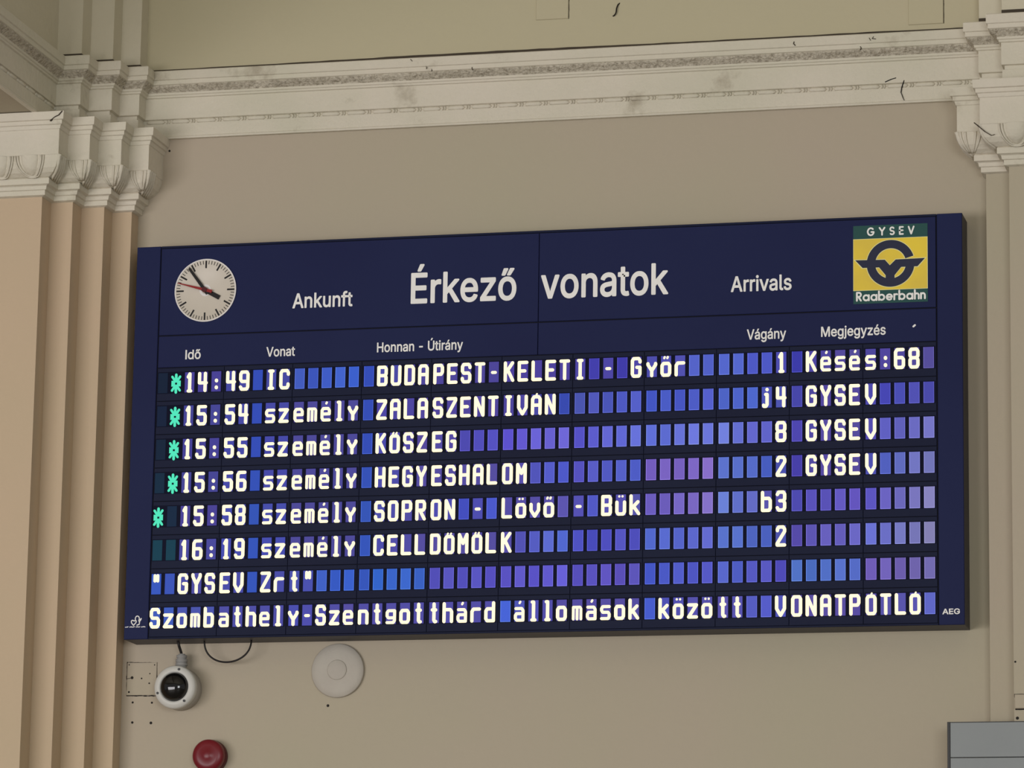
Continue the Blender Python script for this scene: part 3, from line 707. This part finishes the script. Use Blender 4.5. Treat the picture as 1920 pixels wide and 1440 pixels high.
gl('j', [(2.2, 4), (2.2, .6), (1.6, 0), (.6, 0), (.4, .4)], [(1.5, 4), (2.2, 4)], [(2.2, 5.6), (2.2, 5.7)])
gl('k', [(0, 0), (0, 6)], [(3.6, 4), (.5, 1.9)], [(1.3, 2.5), (4, 0)])
gl('l', [(1.4, 6), (2.1, 6), (2.1, 0)], [(1.3, 0), (2.9, 0)])
gl('m', [(0, 0), (0, 4), (3.5, 4), (4, 3.5), (4, 0)], [(2, 4), (2, 0)])
gl('n', [(0, 0), (0, 4), (3.3, 4), (4, 3.3), (4, 0)])
o_low = [(.7, 0), (0, .7), (0, 3.3), (.7, 4), (3.3, 4), (4, 3.3), (4, .7), (3.3, 0), (.7, 0)]
gl('o', o_low)
gl('r', [(0, 0), (0, 3.2), (.8, 4), (3.9, 4)])
gl('s', [(4, 4), (.6, 4), (0, 3.4), (0, 2.7), (.6, 2.1), (3.4, 2.1), (4, 1.5), (4, .6), (3.4, 0), (0, 0)])
gl('t', [(2, 6), (2, .5), (2.5, 0), (3, .1)], [(1.1, 4), (2.9, 4)])
gl('u', [(0, 4), (0, .7), (.7, 0), (3.3, 0), (4, .7), (4, 4)])
gl('v', [(0, 4), (0, 2), (2, 0), (4, 2), (4, 4)])
gl('y', [(0, 4.1), (0, 3.7), (2, 1.7), (4, 3.7), (4, 4.1)], [(2, 1.7), (2, 0)])
gl('z', [(0, 4), (4, 4), (0, 0), (4, 0)])
def squash(paths, k): return [[(x, z * k) for x, z in p] for p in paths]
dots = ([(1.2, 5.9), (1.25, 6.0)], [(2.9, 5.9), (2.95, 6.0)])
for ch, b in (('ö', 'o'), ('ő', 'o'), ('ü', 'u')): G[ch] = tuple(G[b]); 
for ch, b in (('Ö', 'O'), ('Ő', 'O')): G[ch] = tuple(squash(G[b], .90))
for ch, b in (('á', 'a'), ('é', 'e')): G[ch] = tuple(G[b])
for ch, b in (('Á', 'A'), ('Ó', 'O')): G[ch] = tuple(squash(G[b], .95))
thin = {'ö': dots, 'ő': ([(1.1, 5.8), (1.4, 6.2)], [(2.7, 5.8), (3.0, 6.2)]), 'ü': dots,
        'á': ([(2.1, 5.7), (2.5, 6.2)],), 'é': ([(2.2, 5.7), (2.5, 6.1)],),
        'Ö': ([(1.0, 6.15), (1.3, 6.5)], [(2.7, 6.15), (3.0, 6.5)]), 'Ő': ([(1.0, 6.15), (1.4, 6.5)], [(2.7, 6.15), (3.1, 6.5)]),
        'Á': ([(1.9, 6.2), (2.3, 6.7)],), 'Ó': ([(2.0, 6.2), (2.4, 6.7)],)}
SW = 0.0186
def put_glyph(mb, ch, c, k):
    w = .0452; h = .1045
    x0 = col_x(c) + (WWID - w) / 2; z0 = bz(row_z(k) + (WH - h) / 2 - .0015)
    T = lambda p: [(x0 + x / 4 * w, z0 + z / 6 * h) for x, z in p]
    y0, y1 = YF - .0070, YF - .0025
    wd = SW
    if ch in 'emsag' or ch in 'éá': wd = SW * .90
    if ch == 'm': wd = SW * .80
    if ch == ':': wd = SW * 1.05
    if ch in '-"': wd = SW * .9
    for p in G[ch]: mb.stroke(T(p), wd, y0, y1, 10)
    for p in thin.get(ch, ()): mb.stroke(T(p), SW * (.62 if ch.islower() else .5), y0, y1, 8)
def put_star(mb, c, k):
    w = .0575; h = .118
    x0 = col_x(c) + WWID / 2; z0 = bz(row_z(k) + WH / 2 - .006)
    y0, y1 = YF - .0060, YF - .0025
    T = lambda pts: [(x0 + x * w / 2, z0 + z * h / 2) for x, z in pts]
    for sx in (-1, 1):
        mb.stroke(T([(sx * .62, .0), (sx * .62, .0001)]), .022, y0, y1, 4)
        mb.prism(T([(sx * .24, -.28), (sx * 1.0, -.30), (sx * 1.0, .30), (sx * .24, .28)])[::sx], y0, y1)
        for sz in (-1, 1):
            mb.stroke(T([(sx * .16, sz * .22), (sx * .86, sz * .72)]), 0.0140, y0, y1, 6)
    for sz in (-1, 1):
        mb.stroke(T([(0, sz * .22), (0, sz * .92)]), .0155, y0, y1, 6)

# window tint of each module: (row, module) -> colour of the left and the right window of the five
teal_off = (14, 38, 58)
def tint(k, c):
    m, i = divmod(c, 5); t = i / 4.0
    if c < 2 and k < 6: return [(14, 34, 52), (14, 34, 56), (16, 36, 58), (14, 44, 66), (18, 42, 62), (14, 62, 82)][k]
    table = {
        0: {0: (62, 62, 150), 1: (58, 74, 178), 2: ((66, 92, 196), (66, 104, 220)), 3: ((58, 88, 200), (72, 66, 160)), 4: (76, 66, 160), 5: (70, 62, 164), 6: (72, 66, 184), 7: ((76, 86, 198), (86, 104, 212)), 8: ((86, 108, 214), (76, 82, 205)), 9: ((60, 62, 176), (92, 80, 160)), 10: ((74, 70, 170), (84, 78, 158))},
        1: {0: (60, 64, 156), 1: (58, 74, 180), 2: (72, 76, 160), 3: ((66, 70, 190), (78, 70, 165)), 4: (78, 68, 165), 5: ((72, 68, 170), (60, 80, 190)), 6: ((76, 86, 186), (82, 94, 206)), 7: ((70, 92, 206), (84, 98, 212)), 8: ((84, 108, 214), (70, 96, 206)), 9: ((64, 64, 172), (92, 78, 165)), 10: ((74, 78, 196), (80, 80, 178))},
        2: {0: (60, 62, 156), 1: (56, 74, 188), 2: (72, 76, 162), 3: ((56, 80, 204), (84, 76, 170)), 4: ((86, 80, 180), (84, 78, 200)), 5: ((98, 88, 218), (112, 106, 226)), 6: ((92, 90, 212), (108, 122, 232)), 7: ((94, 110, 222), (116, 128, 234)), 8: ((116, 132, 234), (92, 88, 200)), 9: ((80, 74, 186), (92, 82, 165)), 10: ((88, 88, 202), (122, 122, 205))},
        3: {0: (60, 64, 156), 1: (58, 78, 190), 2: (72, 76, 162), 3: ((62, 86, 208), (88, 80, 172)), 4: (88, 80, 172), 5: ((84, 80, 176), (84, 96, 216)), 6: ((86, 84, 198), (86, 104, 212)), 7: ((120, 98, 200), (138, 110, 208)), 8: ((100, 124, 218), (64, 90, 196)), 9: ((78, 70, 180), (94, 82, 165)), 10: ((76, 94, 204), (124, 126, 196))},
        4: {0: (64, 62, 156), 1: (60, 80, 194), 2: (72, 78, 162), 3: ((66, 92, 208), (86, 80, 170)), 4: ((72, 82, 200), (70, 86, 208)), 5: (92, 84, 180), 6: ((84, 92, 212), (84, 96, 190)), 7: ((104, 90, 194), (142, 122, 214)), 8: ((108, 132, 226), (96, 90, 190)), 9: ((80, 74, 184), (108, 96, 208)), 10: ((98, 90, 204), (138, 134, 196))},
        5: {0: (64, 74, 168), 1: (60, 88, 200), 2: (72, 76, 160), 3: ((66, 88, 208), (88, 80, 172)), 4: (88, 80, 172), 5: ((88, 80, 182), (88, 112, 224)), 6: ((78, 80, 202), (84, 84, 200)), 7: ((84, 108, 216), (96, 104, 214)), 8: ((96, 124, 220), (72, 96, 196)), 9: ((92, 82, 182), (112, 108, 206)), 10: ((104, 112, 216), (140, 138, 190))},
        6: {0: ((56, 92, 200), (74, 76, 168)), 1: (62, 82, 190), 2: ((64, 92, 196), (56, 100, 216)), 3: ((50, 108, 218), (58, 104, 208)), 4: ((82, 78, 190), (92, 88, 206)), 5: ((92, 84, 206), (102, 96, 222)), 6: ((92, 82, 200), (94, 84, 194)), 7: ((74, 92, 212), (88, 92, 208)), 8: ((86, 104, 212), (84, 80, 194)), 9: ((80, 116, 206), (92, 118, 214)), 10: ((116, 96, 194), (116, 106, 176))},
        7: {0: (66, 96, 196), 1: (68, 86, 184), 2: ((64, 84, 200), (84, 84, 172)), 3: (78, 86, 180), 4: (82, 84, 180), 5: ((66, 100, 222), (88, 84, 178)), 6: (84, 84, 172), 7: ((70, 96, 216), (92, 92, 186)), 8: ((104, 104, 196), (82, 96, 218)), 9: (94, 84, 172), 10: ((96, 92, 182), (100, 108, 208))}}
    v = table[k][m]
    if isinstance(v[0], tuple): v = tuple(v[0][q] + (v[1][q] - v[0][q]) * t for q in range(3))
    return v
def tint_at(k, c):
    v = tint(k, c)
    if rows[k][c] == ' ' and c >= 2:
        j = ((c * 37 + k * 61) % 11 - 5) * 1.2
        v = tuple(min(250, max(8, q + j)) for q in v)
        if c == 7 or c == 15: v = (52, 78 + 2 * k, 190 + k)
    elif c >= 2:
        v = (v[0] * .5 + 44, v[1] * .5 + 38, v[2] * .55 + 72)      # modules showing a sign have a duller ground
    return v
def window(mb, k, c):
    x = col_x(c); z = bz(row_z(k))
    mb.box(x, x + WWID, YF - .0022, YF + .001, z, z + WH, .0006)
def window_rim(mb, k, c, first):
    x = col_x(c); z = bz(row_z(k))
    mb.mat(first)
    mb.box(x - .0004, x + .0026, YF - .0028, YF, z, z + WH)
    mb.box(x, x + WWID, YF - .0028, YF, z - .0004, z + .0024)
    mb.box(x + WWID - .0018, x + WWID + .0004, YF - .0028, YF, z, z + WH)
def rim_colour(v): return tuple(min(255, q * 1.12 + 26) for q in v)

blank = [(k, c) for k in range(8) for c in range(2, 55) if rows[k][c] == ' ']
blank.sort(key=lambda kc: (-kc[1], kc[0]))
single = set(blank[:100])

row_obj = []
for k in range(8):
    zt = 1.638 - RP * k - g / 2; zb = 1.638 - RP * (k + 1) + g / 2
    if k == 7: zb = 0.0125
    mb = MB()
    for m_ in range(11):
        x0 = LX + g if m_ == 0 else col_x(m_ * 5) - .0158 + g / 3
        x1 = RX - g if m_ == 10 else col_x(m_ * 5 + 5) - .0158 - g / 3
        mb.mat(0).box(x0, x1, YF + .0005, YF + .011, bz(zb), bz(zt), .0015)
        zz = bz(row_z(k))
        mb.mat(1).box(max(x0 + .002, col_x(m_ * 5) - .010), min(x1 - .002, col_x(m_ * 5 + 4) + WWID + .010), YF - .0004, YF + .002, zz - .004, zz + WH + .006)
    ro = mb.build('display_row', [M['navy2'], M['slot']], parent=board)
    row_obj.append(ro)

# the hundred blank windows that show largest, each a pane of its own row
for k, c in blank[:100]:
    v = tint_at(k, c); mb = MB(); window(mb, k, c); window_rim(mb, k, c, 1)
    mb.build('character_window', [win_mat(v), win_mat(rim_colour(v))], parent=row_obj[k])
# every other window of the display
mb = MB(); mats = []; idx = {}
for k in range(8):
    for c in range(55):
        if (k, c) in single: continue
        if rows[k][c] == '*': continue
        v = tint_at(k, c); mt = win_mat(v)
        if mt.name not in idx: idx[mt.name] = len(mats); mats.append(mt)
        mb.mat(idx[mt.name]); window(mb, k, c)
        if rows[k][c] == ' ' and c >= 9:
            mt = win_mat(rim_colour(v))
            if mt.name not in idx: idx[mt.name] = len(mats); mats.append(mt)
            window_rim(mb, k, c, idx[mt.name])
o = mb.build('character_windows', mats, parent=board); o['kind'] = 'stuff'

# lit characters, one part for each word
def field(k, c):
    if k == 6 or k == 7: return 'message_text'
    if c < 7: return 'time_text'
    if c < 15: return 'train_text'
    if c < 43: return 'destination_text'
    if c < 45: return 'track_text'
    return 'remark_text'
for k, s_ in enumerate(rows):
    c = 0
    while c < 55:
        ch = s_[c]
        if ch == ' ': c += 1; continue
        if ch == '*':
            mb = MB(); put_star(mb, c, k)
            mb.build('star_light', M['teal'], parent=row_obj[k])['label'] = 'green lit star sign'
            c += 1; continue
        e = c
        mb = MB()
        while e < 55 and s_[e] != ' ':
            put_glyph(mb, s_[e], e, k); e += 1
        mb.build(field(k, c), M['letter'], parent=row_obj[k])
        c = e

# ------------------------------------------------------------------ things on the wall
cx, cz = 0.294, 5.646
cam = thing('security_camera', (cx, 0, cz), 'white round dome security camera with black glass below the board', 'camera')
mb = MB(); mb.lathe(cx, 0, cz, [(.124, 0), (.127, .006), (.127, .085), (.122, .092)], 48); mb.build('housing', M['camgrey'], parent=cam)
mb = MB(); mb.lathe(cx, 0, cz, [(.126, .090), (.129, .096), (.129, .128), (.122, .142), (.098, .150), (.088, .148), (.086, .138)], 56)
mb.build('front_ring', M['camwhite'], parent=cam)
mb = MB(); mb.lathe(cx, 0, cz, [(.087, .136), (.085, .150), (.078, .166), (.064, .181), (.045, .191), (.022, .197), (.004, .198)], 40); mb.build('dome', M['glass'], parent=cam)
for a in (75, 200, 308):
    MB().disc(cx + .107 * math.cos(math.radians(a)), cz + .107 * math.sin(math.radians(a)), .0075, -.152, -.144, 12).build('screw', M['greydark'], parent=cam)
mb = MB()
gx, gy = cx + .018, -.075
for z0, z1, r in ((.115, .135, .030), (.135, .150, .036), (.150, .157, .031), (.157, .172, .036), (.172, .182, .028), (.182, .196, .032), (.196, .204, .020)):
    mb.tube([(gx, gy, cz + z0), (gx, gy, cz + z1)], r, 16)
mb.build('cable_gland', M['gland'], parent=cam)
MB().tube([(gx, gy, cz + .195), (gx - .003, gy - .008, cz + .215), (gx - .008, gy - .03, cz + .245), (gx - .012, gy - .045, ZB + .002)], .0085, 10).build('cable', M['cable'], parent=cam)

pts = []
for i in range(33):
    a = math.pi * i / 32
    pts.append((.606 - .146 * math.cos(a), -.105 + .012 * math.sin(2 * a), ZB + .002 - .130 * math.sin(a) ** .8))
o = MB().tube(pts, .0055, 8).build('wire_loop', M['cable'], origin=(.606, -.105, ZB))
tag(o, 'thin black wire hanging in a loop from the underside of the board', 'wire')

sx, sz = 1.262, 5.744
spk = thing('wall_speaker', (sx, 0, sz), 'round off-white wall speaker disc tucked under the board edge', 'speaker')
mb = MB(); mb.lathe(sx, 0, sz, [(.157, 0), (.160, .004), (.160, .018), (.156, .024), (.120, .031), (.064, .035), (.0615, .0345)], 64); mb.build('cover', M['speaker'], parent=spk)
mb = MB(); mb.lathe(sx + .001, 0, sz + .002, [(.060, .030), (.060, .0375), (.055, .0405), (.02, .0415), (.002, .0415)], 40); mb.build('centre_cap', M['speaker'], parent=spk)

rx, rz = 0.497, 5.243
al = thing('alarm_sounder', (rx, 0, rz), 'dark red round alarm sounder on the wall at the bottom of the picture', 'alarm')
mb = MB(); mb.lathe(rx, 0, rz, [(.096, 0), (.098, .004), (.098, .045), (.094, .050)], 48); mb.build('base', M['reddark'], parent=al)
mb = MB(); mb.lathe(rx, 0, rz, [(.095, .048), (.097, .052), (.095, .085), (.086, .097), (.060, .103), (.028, .105), (.024, .108), (.004, .109)], 48); mb.build('cap', M['redplastic'], parent=al)

# painted-over box cover beside the camera
pl = thing('cover_plate', (.042, 0, 5.714), 'square wall-coloured cover plate with dirty edges left of the camera', 'cover plate')
mb = MB().box(-.052, .134, -.006, 0.004, 5.617, 5.812, .002); mb.build('plate', M['wall'], parent=pl)
mb = MB()
rnd = random.Random(5)
def grime(mb, a, b, y, w0=.003, w1=.007, n=12):
    q = []
    for i in range(n + 1):
        t = i / n
        q.append((a[0] + (b[0] - a[0]) * t + rnd.uniform(-.0012, .0012), a[1] + (b[1] - a[1]) * t + rnd.uniform(-.0012, .0012)))
    for i in range(n):
        mb.stroke(q[i:i + 2], rnd.uniform(w0, w1), y - .001, y + .001, 6)
TL, TR, BL, BR = (-.054, 5.815), (.133, 5.811), (-.050, 5.614), (.136, 5.612)
grime(mb, TL, TR, -.001, .002, .004); grime(mb, TL, BL, -.001, .004, .009); grime(mb, BL, BR, -.001, .004, .008); grime(mb, TR, BR, -.001, .003, .006)
mb.build('grimy_edge', M['dark'], parent=pl)
for x, z, r in ((-.019, 5.722, .009), (.041, 5.717, .005), (.092, 5.745, .004), (.090, 5.687, .005), (-.036, 5.636, .006), (-.040, 5.800, .004), (.120, 5.797, .004)):
    MB().disc(x, z, r, -.007, -.003, 10).build('screw_hole', M['dark'], parent=pl)
MB().stroke([(-.050, 5.716), (-.022, 5.721)], .003, -.0068, -.004, 6).build('crack', M['dark'], parent=pl)
# empty plug holes in the wall
for x, z, r in ((-.012, 5.574, .0065), (.109, 5.571, .0065), (-.010, 5.454, .0075), (.107, 5.450, .0085), (1.203, 5.539, .0085), (.103, 8.971, .007)):
    MB().disc(x, z, r, -.0015, .002, 10).build('plug_hole', M['dark'], parent=wall)

# grey sheet metal panel at the lower right, in front of the pilaster
gp = thing('grey_metal_panel', (5.45, DR2, 4.55), 'plain grey metal panel with dark left edge on the right pilaster', 'metal panel')
MB().box(4.925, 6.10, -.310, DR2, 5.163, 5.357, .002).build('sheet', M['grey'], parent=gp)
MB().box(4.925, 6.10, -.310, DR2, 4.00, 5.159, .002).build('sheet', M['grey'], parent=gp)
MB().box(4.907, 4.924, -.308, DR2, 4.00, 5.362, .002).build('edge_strip', M['greydark'], parent=gp)
MB().box(4.924, 6.10, -.304, DR2, 5.357, 5.362).build('top_strip', M['greydark'], parent=gp)

# painted over junction box on the right pilaster
jb = thing('junction_box', (5.40, DR2, 5.475), 'small painted-over box with grimy edges on the right pilaster above the grey panel', 'junction box')
MB().box(5.284, 5.52, DR2 - .022, DR2, 5.435, 5.514, .004).build('lid', M['wall'], parent=jb)
mb = MB(); grime(mb, (5.282, 5.516), (5.52, 5.517), DR2 - .001, .003, .005); grime(mb, (5.282, 5.516), (5.290, 5.432), DR2 - .001, .004, .009, 5); grime(mb, (5.288, 5.432), (5.52, 5.434), DR2 - .001, .005, .008)
mb.build('grimy_edge', M['dark'], parent=jb)
for x, z, r in ((5.296, 5.383, .009), (5.287, 5.700, .006)):
    MB().disc(x, z, r, DR2 - .0015, DR2 + .002, 10).build('plug_hole', M['dark'], parent=pil_r)

# blanked squares and a hook on the upper wall
YU = -0.03
for x0, x1, z0, lab in ((2.412, 2.612, 9.667, 'square painted-over cover on the upper wall, above the middle of the board'),
                        (4.668, 4.874, 9.512, 'square painted-over cover on the upper wall near the right corner')):
    t = thing('blank_cover', ((x0 + x1) / 2, YU, z0), lab, 'cover plate', 'blank covers on the upper wall')
    MB().box(x0, x1, YU - .010, YU, z0, z0 + .21, .003).build('cover', M['wall_up'], parent=t)
    mb = MB(); grime(mb, (x1 + .002, z0), (x1 + .002, z0 + .21), YU - .001, .002, .004)
    mb.build('grimy_edge', M['dark'], parent=t)
o = MB().tube([(2.927, YU + .004, 9.748), (2.917, YU - .006, 9.735), (2.910, YU - .012, 9.712), (2.908, YU - .012, 9.690), (2.903, YU - .012, 9.676), (2.894, YU - .008, 9.668), (2.886, YU + .002, 9.668)],
              .0042, 8).build('wire_hook', M['dark'], origin=(2.91, YU, 9.70))
tag(o, 'small dark bent wire hook sticking out of the upper wall', 'hook')

# grimy crack with painted-in shadow where the upper wall meets the cornice top
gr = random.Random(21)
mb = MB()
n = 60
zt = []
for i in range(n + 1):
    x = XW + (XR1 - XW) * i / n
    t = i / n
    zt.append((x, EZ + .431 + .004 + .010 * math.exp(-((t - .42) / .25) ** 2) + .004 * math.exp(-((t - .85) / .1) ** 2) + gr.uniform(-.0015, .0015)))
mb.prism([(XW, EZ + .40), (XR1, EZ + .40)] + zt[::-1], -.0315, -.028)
mb.build('grime_shade_line', M['dirtshade'], parent=bpy.data.objects['wall_upper'])
mb = MB(); sweep(mb, steps_r, [(0.0315, EZ + .40), (0.0315, EZ + .449), (.029, EZ + .450)])  # shadow above the cornice, drawn as a dark strip on the right pier
mb.build('grime_shade_line', M['dirtshade'], parent=bpy.data.objects['trim_8'])
mb = MB(); sweep(mb, [(XB, -3.0), (XB, D2)] + steps_l, [(0.0315, EZ + .40), (0.0315, EZ + .440), (.029, EZ + .441)])  # the same drawn-in cornice shadow round the left piers
mb.build('grime_shade_line', M['dirtshade'], parent=bpy.data.objects['trim_7'])

# peeling flakes and cracks in the stucco
for x, z, o_, sz_ in ((1.655, EZ + .396, .114, .7), (1.755, EZ + .344, .114, .7), (1.785, EZ + .330, .105, .6), (2.038, EZ + .328, .105, .9), (4.000, EZ + .378, .114, 1.2), (4.393, EZ + .330, .105, 1.0), (4.447, EZ + .378, .114, .8), (4.472, EZ + .384, .114, .8)):
    mb = MB().stroke([(x, z), (x + rnd.uniform(-.008, .008), z - sz_ * rnd.uniform(.008, .016)), (x + rnd.uniform(-.004, .014), z - sz_ * .018)], .0045 * sz_, -o_ - .003, -o_ + .004, 6)
    mb.build('paint_flake', M['dirtshade'], parent=ent)
mb = MB()
for q in ([(4.640, EZ + .13), (4.626, EZ + .088), (4.622, EZ + .06), (4.634, EZ + .025), (4.640, EZ + .012)],
          [(4.53, EZ + .128), (4.565, EZ + .142), (4.592, EZ + .149)]):
    for i in range(len(q) - 1): mb.stroke(q[i:i + 2], .006 - .0009 * i, -.0365, -.028, 6)
mb.build('crack', M['dark'], parent=ent)
mb = MB()
q = [(5.098, 8.792), (5.128, 8.766), (5.160, 8.738), (5.196, 8.716), (5.214, 8.722)]
for i in range(4): mb.tube([(q[i][0], DR2 - cap_o(q[i][1]) - .012, q[i][1]), (q[i + 1][0], DR2 - cap_o(q[i + 1][1]) - .012, q[i + 1][1])], .0030 - .0004 * i, 6)
mb.build('crack', M['dirtshade'], parent=cr)
mb = MB()
q = [(-.318, EZ - .008), (-.338, EZ - .030), (-.362, EZ - .040), (-.392, EZ - .062)]
for i in range(3): mb.stroke(q[i:i + 2], .007 - .0018 * i, D1 - .1885, D1 - .16, 6)
mb.build('crack', M['dirtshade'], parent=cl)
